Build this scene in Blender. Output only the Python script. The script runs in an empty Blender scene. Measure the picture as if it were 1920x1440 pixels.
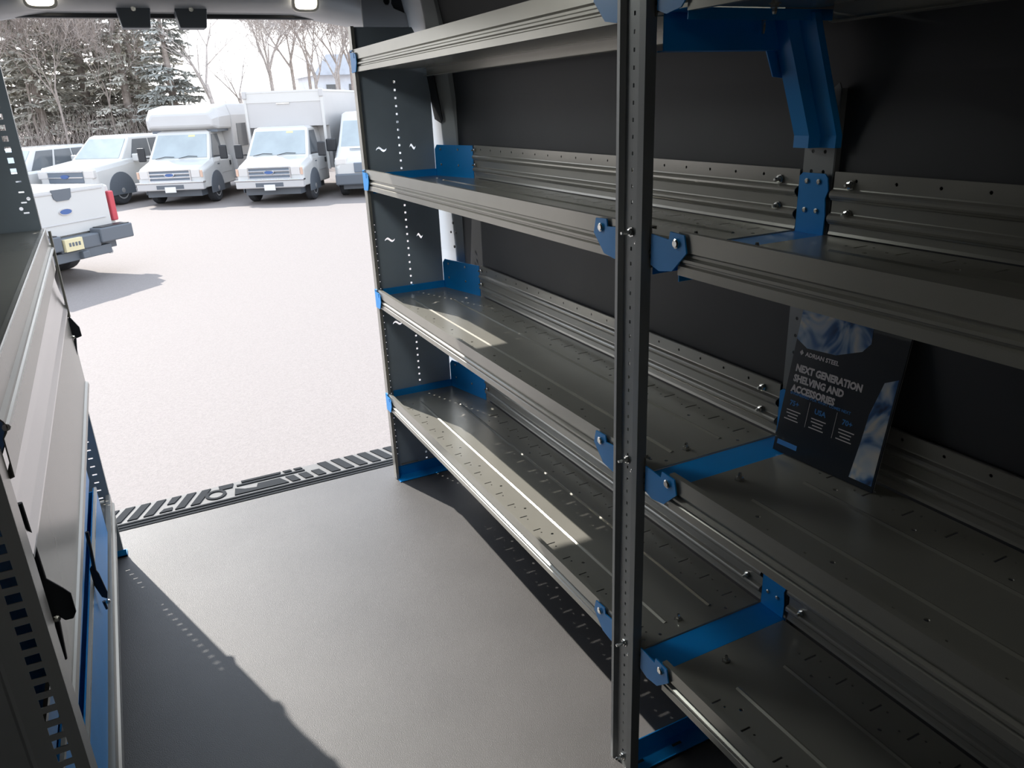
import bpy, bmesh, math, random
from mathutils import Vector, Matrix
from mathutils.geometry import delaunay_2d_cdt
random.seed(7)
C = bpy.context.scene.collection
PI = math.pi
# ---------------------------------------------------------------- camera
cd = bpy.data.cameras.new('camera'); cam = bpy.data.objects.new('camera', cd); C.objects.link(cam)
cd.sensor_fit = 'HORIZONTAL'; cd.sensor_width = 36; cd.lens = 1417/1920*36; cd.clip_start = .02; cd.clip_end = 500
Rm = ((0.89142653, -0.19066392, 0.41110341), (-0.45149456, -0.29584775, 0.84179972), (-0.03887682, -0.93601356, -0.34981026))
cam.matrix_world = Matrix([[Rm[i][0], -Rm[i][1], -Rm[i][2], (0, 0, 1.6)[i]] for i in range(3)] + [[0, 0, 0, 1]])
bpy.context.scene.camera = cam
# ---------------------------------------------------------------- sky, sun, exposure
w = bpy.data.worlds.new('sky'); bpy.context.scene.world = w; w.use_nodes = True
wn = w.node_tree; bg = wn.nodes['Background']
tc = wn.nodes.new('ShaderNodeTexCoord'); sp = wn.nodes.new('ShaderNodeSeparateXYZ'); cr = wn.nodes.new('ShaderNodeValToRGB')
wn.links.new(tc.outputs['Generated'], sp.inputs[0]); wn.links.new(sp.outputs['Z'], cr.inputs[0]); wn.links.new(cr.outputs[0], bg.inputs[0])
cr.color_ramp.elements[0].position = 0.0; cr.color_ramp.elements[0].color = (1, .98, .96, 1)
cr.color_ramp.elements[1].position = .55; cr.color_ramp.elements[1].color = (.70, .82, 1, 1)
bg.inputs[1].default_value = 2.5
sl = bpy.data.lights.new('sun', 'SUN'); sun = bpy.data.objects.new('sun', sl); C.objects.link(sun)
sl.energy = 7.0; sl.angle = math.radians(.6); sl.color = (1, .95, .88)
EL = math.radians(40)
sd = Vector((.317*math.cos(EL), -.948*math.cos(EL), -math.sin(EL)))
sun.rotation_euler = sd.to_track_quat('-Z', 'Y').to_euler()
# added fill lamps, out of view (their fixtures are built with the ceiling)
for n_, (x_, y_, p_) in enumerate(((.30, 2.15, 3.6), (.30, -.25, .6))):
    al = bpy.data.lights.new('fill_lamp_light', 'AREA'); al.shape = 'RECTANGLE'; al.size = .26; al.size_y = .09; al.energy = p_; al.color = (.92, 1, .98)
    ao = bpy.data.objects.new('fill_lamp_light', al); C.objects.link(ao); ao.location = (x_, y_, 1.978)
vs = bpy.context.scene.view_settings
vs.view_transform = 'Standard'; vs.look = 'None'; vs.gamma = 1; vs.use_curve_mapping = False; vs.exposure = 0.0
GZ = -.72

# ---------------------------------------------------------------- materials
def mat(name, col, rough=.5, metal=0., noise=None, bump=None, emit=None, spec=None, alpha=None, trans=None, coat=None):
    m = bpy.data.materials.new(name); m.use_nodes = True
    nt = m.node_tree; b = nt.nodes['Principled BSDF']
    b.inputs['Base Color'].default_value = (*col, 1); b.inputs['Roughness'].default_value = rough; b.inputs['Metallic'].default_value = metal
    if spec is not None: b.inputs['Specular IOR Level'].default_value = spec
    if trans: b.inputs['Transmission Weight'].default_value = trans
    if coat: b.inputs['Coat Weight'].default_value = coat
    if noise or bump:
        t = nt.nodes.new('ShaderNodeTexCoord')
    if noise:                                            # (scale, amount, detail)
        n = nt.nodes.new('ShaderNodeTexNoise'); n.inputs['Scale'].default_value = noise[0]; n.inputs['Detail'].default_value = noise[2] if len(noise) > 2 else 4
        r = nt.nodes.new('ShaderNodeMapRange'); r.inputs['From Min'].default_value = .25; r.inputs['From Max'].default_value = .75
        r.inputs['To Min'].default_value = 1-noise[1]; r.inputs['To Max'].default_value = 1+noise[1]
        mx = nt.nodes.new('ShaderNodeVectorMath'); mx.operation = 'SCALE'; mx.inputs[0].default_value = col
        nt.links.new(t.outputs['Object'], n.inputs['Vector']); nt.links.new(n.outputs[0], r.inputs[0]); nt.links.new(r.outputs[0], mx.inputs['Scale'])
        nt.links.new(mx.outputs[0], b.inputs['Base Color'])
    if bump:                                             # (scale, strength, distance)
        n = nt.nodes.new('ShaderNodeTexNoise'); n.inputs['Scale'].default_value = bump[0]; n.inputs['Detail'].default_value = 3
        bp = nt.nodes.new('ShaderNodeBump'); bp.inputs['Strength'].default_value = bump[1]; bp.inputs['Distance'].default_value = bump[2]
        nt.links.new(t.outputs['Object'], n.inputs['Vector']); nt.links.new(n.outputs[0], bp.inputs['Height']); nt.links.new(bp.outputs[0], b.inputs['Normal'])
    if emit: b.inputs['Emission Color'].default_value = (*emit[0], 1); b.inputs['Emission Strength'].default_value = emit[1]
    return m
M = dict(
    steel=mat('grey_steel', (.36, .35, .31), .27, .42, noise=(6, .06)),
    rail=mat('grey_steel_rail', (.33, .32, .29), .27, .35, noise=(6, .05)),
    panel=mat('veil_lifted_steel', (.40, .47, .55), .30, .1, noise=(5, .1)),  # base colour lifted to carry the veil over the shaded end panels
    post=mat('post_steel', (.23, .24, .24), .38, .2, noise=(8, .06)),
    blue=mat('blue_powder_coat', (.003, .30, .80), .38, 0, noise=(9, .05)),
    zinc=mat('zinc_bolt', (.75, .75, .72), .22, 1),
    mat=mat('rubber_floor', (.080, .076, .075), .48, 0, noise=(3.0, .16, 6), bump=(420, .35, .003), spec=.6),
    sill_light=mat('sill_plate', (.20, .195, .19), .6, 0, noise=(40, .06), spec=.3),
    sill_dark=mat('sill_recess', (.030, .033, .037), .85, spec=.15),
    liner=mat('black_liner', (.034, .036, .040), .6, 0, noise=(2.5, .2)),
    body=mat('van_body_paint', (.33, .335, .34), .35, .1, noise=(4, .05)),
    pillar=mat('van_white_paint', (.62, .65, .68), .3, 0, noise=(4, .03)),
    bodydark=mat('van_headliner', (.055, .06, .07), .6, 0, noise=(6, .1)),
    hollow=mat('oval_opening_dark', (.02, .022, .026), .7),
    black=mat('black_plastic', (.02, .022, .026), .45),
    asphalt=mat('asphalt', (.235, .205, .190), .8, 0, noise=(55, .12, 8), bump=(120, .5, .01)),
    dirt=mat('leaf_litter', (.30, .25, .22), .95, 0, noise=(1.2, .3, 8)),
    white=mat('white_vehicle_paint', (.56, .555, .54), .25, 0, noise=(2, .015), coat=.4),
    boxwhite=mat('white_box_body', (.50, .49, .485), .4, 0, noise=(2, .02)),
    glass=mat('vehicle_glass', (.34, .38, .39), .08, 0, noise=(2, .1)),
    darkglass=mat('dark_vehicle_glass', (.10, .11, .12), .08, 0, noise=(2, .1)),
    chrome=mat('chrome', (.7, .71, .73), .18, 1),
    grille=mat('grille_grey', (.16, .19, .23), .4, .4),
    tire=mat('tire_rubber', (.035, .037, .042), .8),
    rim=mat('wheel_rim', (.5, .5, .5), .35, .6),
    bumper=mat('dark_bumper', (.11, .125, .145), .5),
    lampclear=mat('clear_lamp', (.68, .66, .64), .15, .2),
    amber=mat('amber_lamp', (.62, .42, .32), .3),
    red=mat('red_lamp', (.50, .06, .08), .3),
    platec=mat('licence_plate', (.66, .58, .36), .5),
    platew=mat('white_plate', (.75, .75, .74), .5),
    emblem=mat('emblem_blue', (.06, .12, .3), .3),
    sticker=mat('yellow_sticker', (.75, .75, .3), .5),
    bark=mat('bark', (.36, .31, .28), .9, 0, noise=(9, .3, 6)),  # both bark colours paled to stand in for haze over the wood
    greybark=mat('grey_bark', (.50, .45, .42), .9, 0, noise=(9, .3, 6)),
    needles=mat('pine_needles', (.50, .48, .42), .9, 0, noise=(1.5, .35, 5)),  # both needle colours lightened, with the haze put into them
    darkneedles=mat('spruce_needles', (.42, .43, .40), .9, 0, noise=(1.5, .35, 5)),
    house=mat('house_siding', (.66, .70, .76), .8, 0, noise=(2, .08)),
    roof=mat('house_roof', (.52, .57, .64), .8, 0, noise=(3, .1)),
    lampon=mat('lit_dome_lens', (1, .95, .85), .4, emit=((1, .93, .8), 9)),
    bezel=mat('dome_bezel', (.55, .52, .45), .3),
    card=mat('brochure_cover', (.012, .018, .028), .35, coat=.3),
    paper=mat('paper_edge', (.45, .45, .45), .7),
    ink_white=mat('brochure_white_ink', (.80, .76, .76), .5),
    ink_blue=mat('brochure_blue_ink', (.06, .28, .72), .5),
    nearpanel=mat('light_grey_steel', (.55, .56, .56), .4, .1, noise=(6, .05)),
    bead=mat('highlight_bead', (.80, .78, .75), .3, .3, noise=(6, .03)),  # pale colour paints the highlight lines of the left lip
    satin=mat('satin_steel', (.40, .40, .40), .16, .85, noise=(3, .05)),
    rod=mat('dark_rod', (.03, .035, .045), .35, .3),
)
M['photo'] = mat('brochure_photo', (.3, .4, .6), .3, coat=.3)
nt = M['photo'].node_tree; b = nt.nodes['Principled BSDF']; t = nt.nodes.new('ShaderNodeTexCoord'); n = nt.nodes.new('ShaderNodeTexNoise')
n.inputs['Scale'].default_value = 14; n.inputs['Distortion'].default_value = 1.2; r = nt.nodes.new('ShaderNodeValToRGB')
for p, c in ((.36, (.03, .05, .10)), (.46, (.06, .17, .42)), (.55, (.40, .52, .66)), (.66, (.75, .72, .68))):
    e = r.color_ramp.elements.new(p); e.color = (*c, 1)
r.color_ramp.elements[0].color = (.01, .02, .04, 1); r.color_ramp.elements[-1].color = (.8, .8, .8, 1)
nt.links.new(t.outputs['Object'], n.inputs['Vector']); nt.links.new(n.outputs[0], r.inputs[0]); nt.links.new(r.outputs[0], b.inputs['Base Color'])
# asphalt: aggregate sparkle and pale dust
nt = M['asphalt'].node_tree; b = nt.nodes['Principled BSDF']; b.inputs['Specular IOR Level'].default_value = .5

# ---------------------------------------------------------------- helpers
def obj(name, bm, m, parent=None, smooth=False, bevel=0, sub=0, xf=None):
    if isinstance(bm, bpy.types.Mesh):
        me = bm
    else:
        bmesh.ops.remove_doubles(bm, verts=bm.verts, dist=1e-6)
        bmesh.ops.recalc_face_normals(bm, faces=bm.faces)
        me = bpy.data.meshes.new(name); bm.to_mesh(me); bm.free()
    if xf is not None: me.transform(xf)
    if parent is not None:
        p = parent; off = Vector((0, 0, 0))
        if p.get('_abs'):                       # vertices were given in world space
            q = p
            while q is not None:
                off += q.location; q = q.parent
            me.transform(Matrix.Translation(-off))
    me.materials.clear(); me.materials.append(m)
    if smooth:
        for f in me.polygons: f.use_smooth = True
    o = bpy.data.objects.new(name, me); C.objects.link(o); o.parent = parent
    if parent is not None and parent.get('_abs'): o['_abs'] = 1
    if bevel:
        d = o.modifiers.new('bevel', 'BEVEL'); d.width = bevel; d.segments = 2; d.limit_method = 'ANGLE'; d.angle_limit = math.radians(35); d.harden_normals = False
    if sub:
        s = o.modifiers.new('sub', 'SUBSURF'); s.levels = s.render_levels = sub
    return o
def tag(o, label=None, cat=None, group=None, kind=None):
    if label: o['label'] = label
    if cat: o['category'] = cat
    if group: o['group'] = group
    if kind: o['kind'] = kind
    return o
def thing(name, label, cat, loc, group=None, rot=0, absol=True):
    o = bpy.data.objects.new(name, None); C.objects.link(o); o.location = loc; o.rotation_euler = (0, 0, rot); o.empty_display_size = .1
    if absol: o['_abs'] = 1
    return tag(o, label, cat, group)
def struct(name, bm, m, **k): return tag(obj(name, bm, m, **k), kind='structure')
def B(*boxes):
    bm = bmesh.new()
    for lo, hi in boxes: box(bm, lo, hi)
    return bm
def box(bm, lo, hi):
    v = [bm.verts.new((x, y, z)) for x in (lo[0], hi[0]) for y in (lo[1], hi[1]) for z in (lo[2], hi[2])]
    for f in ((0, 1, 3, 2), (4, 6, 7, 5), (0, 4, 5, 1), (2, 3, 7, 6), (0, 2, 6, 4), (1, 5, 7, 3)): bm.faces.new([v[i] for i in f])
def prism(bm, poly, f0, f1):
    """closed polygon swept between mapping f0 and f1 (each maps a 2-D point to space)"""
    a = [bm.verts.new(f0(*p)) for p in poly]; c = [bm.verts.new(f1(*p)) for p in poly]; n = len(poly)
    bm.faces.new(a); bm.faces.new(c[::-1])
    for i in range(n): bm.faces.new((a[i], c[i], c[(i+1) % n], a[(i+1) % n]))
def strip(pts, t):
    """open polyline -> closed thin polygon"""
    n = len(pts); L = []; 
    for i, p in enumerate(pts):
        a = Vector(pts[max(i-1, 0)]); c = Vector(pts[min(i+1, n-1)]); d = (c-a).normalized(); L.append((p[0]-d.y*t, p[1]+d.x*t))
    return list(pts)+L[::-1]
def stripsweep(bm, pts, t, f0, f1):
    """thin bent sheet: quads only (no concave ngon)"""
    poly = strip(pts, t); n = len(pts); a = [bm.verts.new(f0(*p)) for p in poly]; c = [bm.verts.new(f1(*p)) for p in poly]; m = len(poly)
    for i in range(m): bm.faces.new((a[i], c[i], c[(i+1) % m], a[(i+1) % m]))
    for i in range(n-1):
        for q in (a, c): bm.faces.new((q[i], q[i+1], q[m-2-i], q[m-1-i]))
def tube(bm, pts, rs, n=8):
    pts = [Vector(p) for p in pts]; rs = rs if hasattr(rs, '__len__') else [rs]*len(pts); rings = []
    for i, p in enumerate(pts):
        d = (pts[min(i+1, len(pts)-1)]-pts[max(i-1, 0)]).normalized(); u = d.orthogonal().normalized()
        if i and abs(d.dot(pu)) < .95: u = (pu-d*pu.dot(d)).normalized()
        pu = u; v = d.cross(u); rings.append([bm.verts.new(p+(u*math.cos(2*PI*k/n)+v*math.sin(2*PI*k/n))*rs[i]) for k in range(n)])
    for a, c in zip(rings, rings[1:]):
        for k in range(n): bm.faces.new((a[k], a[(k+1) % n], c[(k+1) % n], c[k]))
    bm.faces.new(rings[0][::-1]); bm.faces.new(rings[-1])
def lathe(bm, prof, org, axis, n=20):
    """prof: (distance along axis, radius)"""
    ax = Vector(axis).normalized(); u = ax.orthogonal().normalized(); v = ax.cross(u); o = Vector(org); rings = []
    for a, r in prof: rings.append([bm.verts.new(o+ax*a+(u*math.cos(2*PI*k/n)+v*math.sin(2*PI*k/n))*max(r, 1e-4)) for k in range(n)])
    for a, c in zip(rings, rings[1:]):
        for k in range(n): bm.faces.new((a[k], a[(k+1) % n], c[(k+1) % n], c[k]))
    bm.faces.new(rings[0][::-1]); bm.faces.new(rings[-1])
def rect(cx, cy, w, h, a=0, r=0):
    p = [(-w/2, -h/2), (w/2, -h/2), (w/2, h/2), (-w/2, h/2)]
    return [(cx+x*math.cos(a)-y*math.sin(a), cy+x*math.sin(a)+y*math.cos(a)) for x, y in p]
def circ(cx, cy, r, n=8, ry=None): return [(cx+r*math.cos(2*PI*i/n), cy+(ry or r)*math.sin(2*PI*i/n)) for i in range(n)]
def inside(p, poly):
    c = False; n = len(poly); x, y = p; k = n-1
    for i in range(n):
        (xi, yi), (xk, yk) = poly[i], poly[k]
        if (yi > y) != (yk > y) and x < (xk-xi)*(y-yi)/(yk-yi)+xi: c = not c
        k = i
    return c
def plate(outer, holes, t, mp):
    """flat sheet with real punched holes; mp maps (u,v,w) to space"""
    V, E_ = [], []
    for poly in [outer]+holes:
        n0 = len(V); V += [Vector(p) for p in poly]; n = len(poly); E_ += [(n0+i, n0+(i+1) % n) for i in range(n)]
    vo, eo, fo = delaunay_2d_cdt(V, E_, [], 0, 1e-6)[:3]
    bb = [(min(p[0] for p in h), max(p[0] for p in h), min(p[1] for p in h), max(p[1] for p in h), h) for h in holes]
    keep = []
    for f in fo:
        c = sum((vo[i] for i in f), Vector((0, 0)))/len(f)
        if not inside(c, outer): continue
        if any(b[0] < c.x < b[1] and b[2] < c.y < b[3] and inside(c, b[4]) for b in bb): continue
        keep.append(f)
    bm = bmesh.new(); a = [bm.verts.new(mp(v.x, v.y, t/2)) for v in vo]; c = [bm.verts.new(mp(v.x, v.y, -t/2)) for v in vo]; cnt = {}
    for f in keep:
        bm.faces.new([a[i] for i in f]); bm.faces.new([c[i] for i in reversed(f)])
        for i in range(len(f)):
            e = (f[i], f[(i+1) % len(f)]); cnt[e] = 1
    for (p, q) in cnt:
        if (q, p) not in cnt: bm.faces.new((a[q], a[p], c[p], c[q]))
    bmesh.ops.delete(bm, geom=[v for v in bm.verts if not v.link_faces], context='VERTS')
    bmesh.ops.recalc_face_normals(bm, faces=bm.faces)
    return bm
def merge(bm, other):
    me = bpy.data.meshes.new('t'); other.to_mesh(me); other.free(); bm.from_mesh(me); bpy.data.meshes.remove(me); return bm
def text_bm(bm, txt, size, mp, align='LEFT', bold=0., sx=1.):
    cu = bpy.data.curves.new('t', 'FONT'); cu.body = txt; cu.size = size; cu.align_x = align; cu.offset = bold; cu.resolution_u = 2
    o = bpy.data.objects.new('t', cu); C.objects.link(o); dg = bpy.context.evaluated_depsgraph_get(); dg.update()
    me = bpy.data.meshes.new_from_object(o.evaluated_get(dg)); bpy.data.objects.remove(o); bpy.data.curves.remove(cu)
    for v in me.vertices: v.co = mp(v.co.x*sx, v.co.y)
    bm.from_mesh(me); bpy.data.meshes.remove(me)

# ================================================================ VAN SHELL
XR, XL = 1.262, -.64
struct('floor', B(((-.72, -1.6, -.03), (1.40, 3.175, 0))), M['mat'])
# rear threshold plate: pale plastic plate with dark slanting recesses and three long grooves
s0 = struct('trim_1', B(((-.72, 3.17, -.05), (1.3, 3.395, -.004))), M['sill_light'])
bm = bmesh.new()
def slab(bm, poly, z0=-.005, z1=.0005): prism(bm, poly, lambda x, y: (x, y, z0), lambda x, y: (x, y, z1))
for y0, y1 in ((3.183, 3.196), (3.208, 3.219), (3.232, 3.243)): slab(bm, [(-.7, y0), (1.22, y0), (1.22, y1), (-.7, y1)])
x = -.50
while x < .05:                                           # left half leans to the right
    if not (-.165 < x < -.12): slab(bm, [(x, 3.262), (x+.038, 3.262), (x+.098, 3.383), (x+.06, 3.383)])
    else: slab(bm, [(x+.035, 3.325), (x+.065, 3.325), (x+.098, 3.383), (x+.06, 3.383)]); slab(bm, [(x, 3.262), (x+.05, 3.262), (x+.055, 3.29), (x+.02, 3.29)])
    x += .063
slab(bm, [(.135, 3.345), (.19, 3.345), (.20, 3.385), (.135, 3.385)])
slab(bm, [(.235, 3.372), (.41, 3.372), (.415, 3.39), (.235, 3.39)]); slab(bm, [(.21, 3.345), (.52, 3.345), (.52, 3.358), (.21, 3.358)])
slab(bm, [(.19, 3.262), (.43, 3.262), (.40, 3.325), (.30, 3.325), (.29, 3.29), (.24, 3.30), (.20, 3.325)])
for x in (.445, .505, .565): slab(bm, [(x, 3.262), (x+.038, 3.262), (x+.018, 3.325), (x-.02, 3.325)])
for x in (.43, .48): slab(bm, [(x, 3.372), (x+.035, 3.372), (x+.03, 3.39), (x-.005, 3.39)])
x = .63
while x < 1.2:
    slab(bm, [(x, 3.262), (x+.042, 3.262), (x, 3.388), (x-.042, 3.388)]); x += .066
ring = bmesh.new()
for k in range(28):
    a0, a1 = 2*PI*k/28, 2*PI*(k+1)/28; r0, r1 = .030, .045
    slab(bm, [(.115+r0*math.cos(a0), 3.31+r0*math.sin(a0)), (.115+r1*math.cos(a0), 3.31+r1*math.sin(a0)), (.115+r1*math.cos(a1), 3.31+r1*math.sin(a1)), (.115+r0*math.cos(a1), 3.31+r0*math.sin(a1))])
ring.free()
tag(obj('sill_groove', bm, M['sill_dark'], s0), 'dark slanting recesses of the sill')
# side walls: dark liner, leaning in slightly towards the roof
bm = bmesh.new(); prism(bm, [(XR, 0), (XR, 1.0), (XR, 1.62), (XR-.015, 1.80), (XR-.06, 2.02), (XR+.12, 2.02), (XR+.12, 0)], lambda x, z: (x, -1.6, z), lambda x, z: (x, 2.975+.05*max(0, min(z, 1.8)-1.0), z))
struct('wall_right', bm, M['liner'])
bm = bmesh.new(); prism(bm, [(XL, 0), (XL, 1.0), (XL+.035, 1.62), (XL+.10, 2.02), (XL-.12, 2.02), (XL-.12, 0)], lambda x, z: (x, -.45, z), lambda x, z: (x, 3.10, z))
for z0, z1, ya, yb in ((0, 1.0, -1.6, -.45), (1.15, 2.03, -1.6, -.45), (1.0, 1.15, -1.6, -1.1)): box(bm, (XL-.10, ya, z0), (XL+.03, yb, z1))  # unseen gap added in this wall to let fill light in
struct('wall_left', bm, M['liner'])
# front wall, with an unseen slot added to let sky light in as fill
struct('wall_front', B(((-.8, -1.68, -.03), (1.42, -1.6, 1.15)), ((-.8, -1.68, 1.38), (1.42, -1.6, 2.15)), ((-.8, -1.68, 1.15), (-.20, -1.6, 1.38)), ((.35, -1.68, 1.15), (1.42, -1.6, 1.38))), M['liner'])
bm = B(((-.80, -1.6, 2.03), (1.42, 3.42, 2.10)))
for y in (-1.0, -.3, .4, 1.1, 1.8, 2.5): box(bm, (-.6, y, 1.995), (1.18, y+.07, 2.03))
struct('ceiling', bm, M['bodydark'], bevel=.008)
for x_, y_, lab in ((.30, 2.15, 'rectangular lit fill lamp added on the ceiling over the far shelving bay'), (.30, -.25, 'rectangular lit fill lamp added on the ceiling over the near shelving bay')):  # invented fixtures for the unseen fill lamps
    t = thing('fill_lamp', lab, 'lamp', (x_, y_, 2.03), 'added ceiling fill lamps')
    obj('housing', B(((x_-.16, y_-.065, 1.992), (x_+.16, y_+.065, 2.031))), M['bezel'], t, bevel=.006)
    obj('lens', B(((x_-.13, y_-.045, 1.982), (x_+.13, y_+.045, 1.992))), M['lampon'], t)
# white rear corner posts of the van body
def corner(s, x0, name):
    bm = bmesh.new()
    pr = [(x0+.03*s, 2.99), (x0-.015*s, 3.02), (x0-.03*s, 3.14), (x0-.045*s, 3.26), (x0-.045*s, 3.36), (x0+.10*s, 3.40), (x0+.17*s, 3.30), (x0+.17*s, 2.99)]
    n = len(pr); rows = []
    for z, dx in ((-.05, 0), (1.0, 0), (1.55, -.03), (1.80, -.055), (1.93, -.075), (2.05, -.10)):
        rows.append([bm.verts.new((px+dx*s, py, z)) for px, py in pr])
    for a, c in zip(rows, rows[1:]):
        for i in range(n): bm.faces.new((a[i], a[(i+1) % n], c[(i+1) % n], c[i]))
    bm.faces.new(rows[0]); bm.faces.new(rows[-1][::-1])
    return struct(name, bm, M['pillar'], bevel=.006)
pr_ = corner(1, XR-.012, 'trim_2'); corner(-1, XL+.005, 'trim_3')
bm = plate([(2.99, 1.545), (3.01, 1.53), (3.055, 1.545), (3.06, 1.69), (3.045, 1.715), (2.99, 1.72)], [], .004, lambda u, v, w_: (XR-.064-.022*(v-1.55)/.15+w_-(u-3.0)*.10, u, v))
tag(obj('pillar_opening', bm, M['hollow'], pr_), 'dark grey recess in the white corner post')
for y, z, r in ((3.02, 1.44, .006), (3.0, 1.13, .006), (2.985, 1.09, .005), (3.02, 1.09, .005), (3.0, 1.03, .006)):
    bm = bmesh.new(); lathe(bm, [(0, r), (.004, r)], (XR-.030-(y-2.94)*.18, y, z), (-1, 0, 0), 8); obj('pillar_hole', bm, M['hollow'], pr_)
# roof header over the rear opening, its lower edge bowed down at the corners
bm = bmesh.new(); N = 36; rows = []
def hz(x):
    u = (x-.30)/.78; return 1.953-.060*max(0, abs(u)-.55)/.45 if abs(u) < 1 else 1.893+.03*(abs(u)-1)
for i in range(N+1):
    x = -.78+(1.40+.78)*i/N; z = hz(x)
    rows.append([bm.verts.new(p) for p in ((x, 3.17, 2.06), (x, 3.185, z+.075), (x, 3.215, z+.03), (x, 3.27, z+.006), (x, 3.33, z), (x, 3.37, z), (x, 3.42, z+.03), (x, 3.43, 2.10), (x, 3.17, 2.10))])
for a, c in zip(rows, rows[1:]):
    for k in range(len(a)): bm.faces.new((a[k], a[(k+1) % len(a)], c[(k+1) % len(a)], c[k]))
bm.faces.new(rows[0]); bm.faces.new(rows[-1][::-1])
hd = struct('trim_4', bm, M['body'], smooth=True)
obj('weather_seal', B(((-.6, 3.335, 1.938), (1.02, 3.365, 1.962))), M['black'], hd, bevel=.006)
# pressed steel roof corner with dark openings
bm = plate([(.96, 1.885), (1.04, 1.882), (1.22, 1.875), (1.42, 1.87), (1.42, 2.06), (.96, 2.06)],
           [[(1.092, 1.962), (1.153, 1.940), (1.185, 1.938), (1.20, 1.955), (1.207, 2.03), (1.09, 2.03), (1.083, 1.98)],
            [(1.052, 1.985), (1.058, 1.975), (1.070, 1.975), (1.076, 1.985), (1.076, 2.04), (1.052, 2.04)]], .01, lambda u, v, w_: (u, 3.16+w_, v))
struct('trim_5', bm, M['body'], bevel=.003)
struct('trim_6', B(((.98, 3.166, 1.93), (1.25, 3.17, 2.05))), M['hollow'])
# door catches hanging from the header
for i, (x, lab) in enumerate(((.158, 'dark plastic door catch hanging from the roof header, the left of the pair'), (.350, 'dark plastic door catch hanging from the roof header, the right of the pair'))):
    t = thing('door_catch', lab, 'latch', (x, 3.3, 1.93), 'door catches under the roof header')
    bm = bmesh.new(); prism(bm, [(-.068, .070), (.068, .070), (.060, .052), (.046, -.038), (-.046, -.038), (-.060, .052)], lambda u, v: (x+u, 3.26, 1.937+v), lambda u, v: (x+u, 3.335, 1.937+v))
    obj('housing', bm, M['bumper'], t, bevel=.004)
    obj('mounting_flange', B(((x-.078, 3.25, 1.975), (x+.078, 3.345, 1.992))), M['bumper'], t, bevel=.003)
    bm = bmesh.new(); lathe(bm, [(0, .008), (.006, .008)], (x, 3.258, 1.96), (0, -1, 0), 10); obj('screw', bm, M['zinc'], t)
# two lit dome lights in the header
for x, lab in ((-.122, 'small lit oval lamp in the roof header, nearest the left panel'), (.753, 'small lit oval lamp in the roof header, nearest the right shelves')):
    t = thing('dome_light', lab, 'lamp', (x, 3.19, 1.985), 'lit lamps in the roof header')
    z = 1.980
    f = lambda r, e: [(x+math.copysign(abs(math.cos(a))**.5, math.cos(a))*r, z+math.copysign(abs(math.sin(a))**.6, math.sin(a))*r*e) for a in [2*PI*k/28 for k in range(28)]]
    bm = plate(f(.050, .62), [f(.041, .55)], .022, lambda u, v, w_: (u, 3.185+w_-(v-z)*.5, v)); obj('bezel', bm, M['bezel'], t)
    bm = plate(f(.0405, .54), [], .02, lambda u, v, w_: (u, 3.183+w_-(v-z)*.5, v)); obj('lens', bm, M['lampon'], t)

# ================================================================ RIGHT SHELVING
XF, XB = .871, 1.245
TOP = [1.805, 1.371, .889, .422]; SH = [1.735, 1.325, .855, .395]; DEP = [1.165, XB, XB, XB]
YC = 1.12
def bolts(name, pts, ax, parent, **k):
    for p in pts:
        bm = bmesh.new(); bolt(bm, p, ax, **k); obj(name, bm, M['zinc'], parent)
def rivets(name, pts, ax, parent, r):
    for p in pts:
        bm = bmesh.new(); lathe(bm, [(0, r), (.002, r), (.003, r*.6)], p, ax, 10); obj(name, bm, M['zinc'], parent)
def bolt(bm, p, ax, r=.0075, h=.006, stud=.010):
    lathe(bm, [(0, r*1.35), (.0015, r*1.35), (.0016, r), (h, r), (h+.001, r*.6), (h+stud*.6, r*.55), (h+stud, r*.4)], p, ax, 6)
def sheet(y0, y1, zs, xb, i):
    """a shelf tray between y0 and y1 with punched slots, front lip and rear upstand"""
    xf = XF+.012; holes = []
    y = 2.263+.0865*8 if y0 > 1 else 1.038; ys = []
    while y > y0+.05:
        if y < y1-.06: ys.append(y)
        y -= .0865
    far = y0 > 1
    for k, y in enumerate(ys):
        for xc in ((.909, 1.187) if xb > 1.2 else (.909, 1.10)):
            if far and xc > 1 and y > y1-.36: continue
            holes.append(rect(xc, y, .036, .0045))
            holes.append(circ(xc-.012, y+.022, .0028, 6)); holes.append(circ(xc+.010, y-.020, .0028, 6))
        if k % 2 == 0:
            holes.append(circ(.943, y-.043, .0045, 8)); holes.append(circ(min(1.145, xb-.03), y-.043, .0045, 8))
    c = xb-.012
    bm = plate([(xf, y0+.002), (c, y0+.002), (c, (y1-.27) if far else y1-.002), (c-.06, y1-.012 if far else y1-.002), (xf, y1-.002)], holes, .0022, lambda u, v, w_: (u, v, zs+w_))
    # two long creases stamped in the tray
    for xc in (.980, 1.117):
        if xc < xb-.03: prism(bm, [(xc-.006, 0), (xc, .0028), (xc+.006, 0)], lambda u, v: (u, y0+.05, zs+.001+v), lambda u, v: (u, y1-(.22 if far and xc > 1.1 else .12), zs+.001+v))
    return bm
def lip(y0, y1, zt, zs):
    bm = bmesh.new(); x = XF
    pts = [(x+.012, zt-.006), (x+.012, zt), (x, zt), (x, zt-.034), (x+.006, zt-.038), (x+.006, zt-.043), (x-.0015, zt-.047), (x-.0015, zt-.052), (x+.0045, zt-.055), (x+.0045, zt-.058), (x, zt-.061), (x, zt-.078), (x+.014, zt-.078)]
    stripsweep(bm, pts, .0016, lambda u, v: (u, y0, v), lambda u, v: (u, y1, v))
    box(bm, (x+.002, y0+.001, zs-.0015), (x+.016, y1-.001, zs+.001))
    return bm
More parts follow.
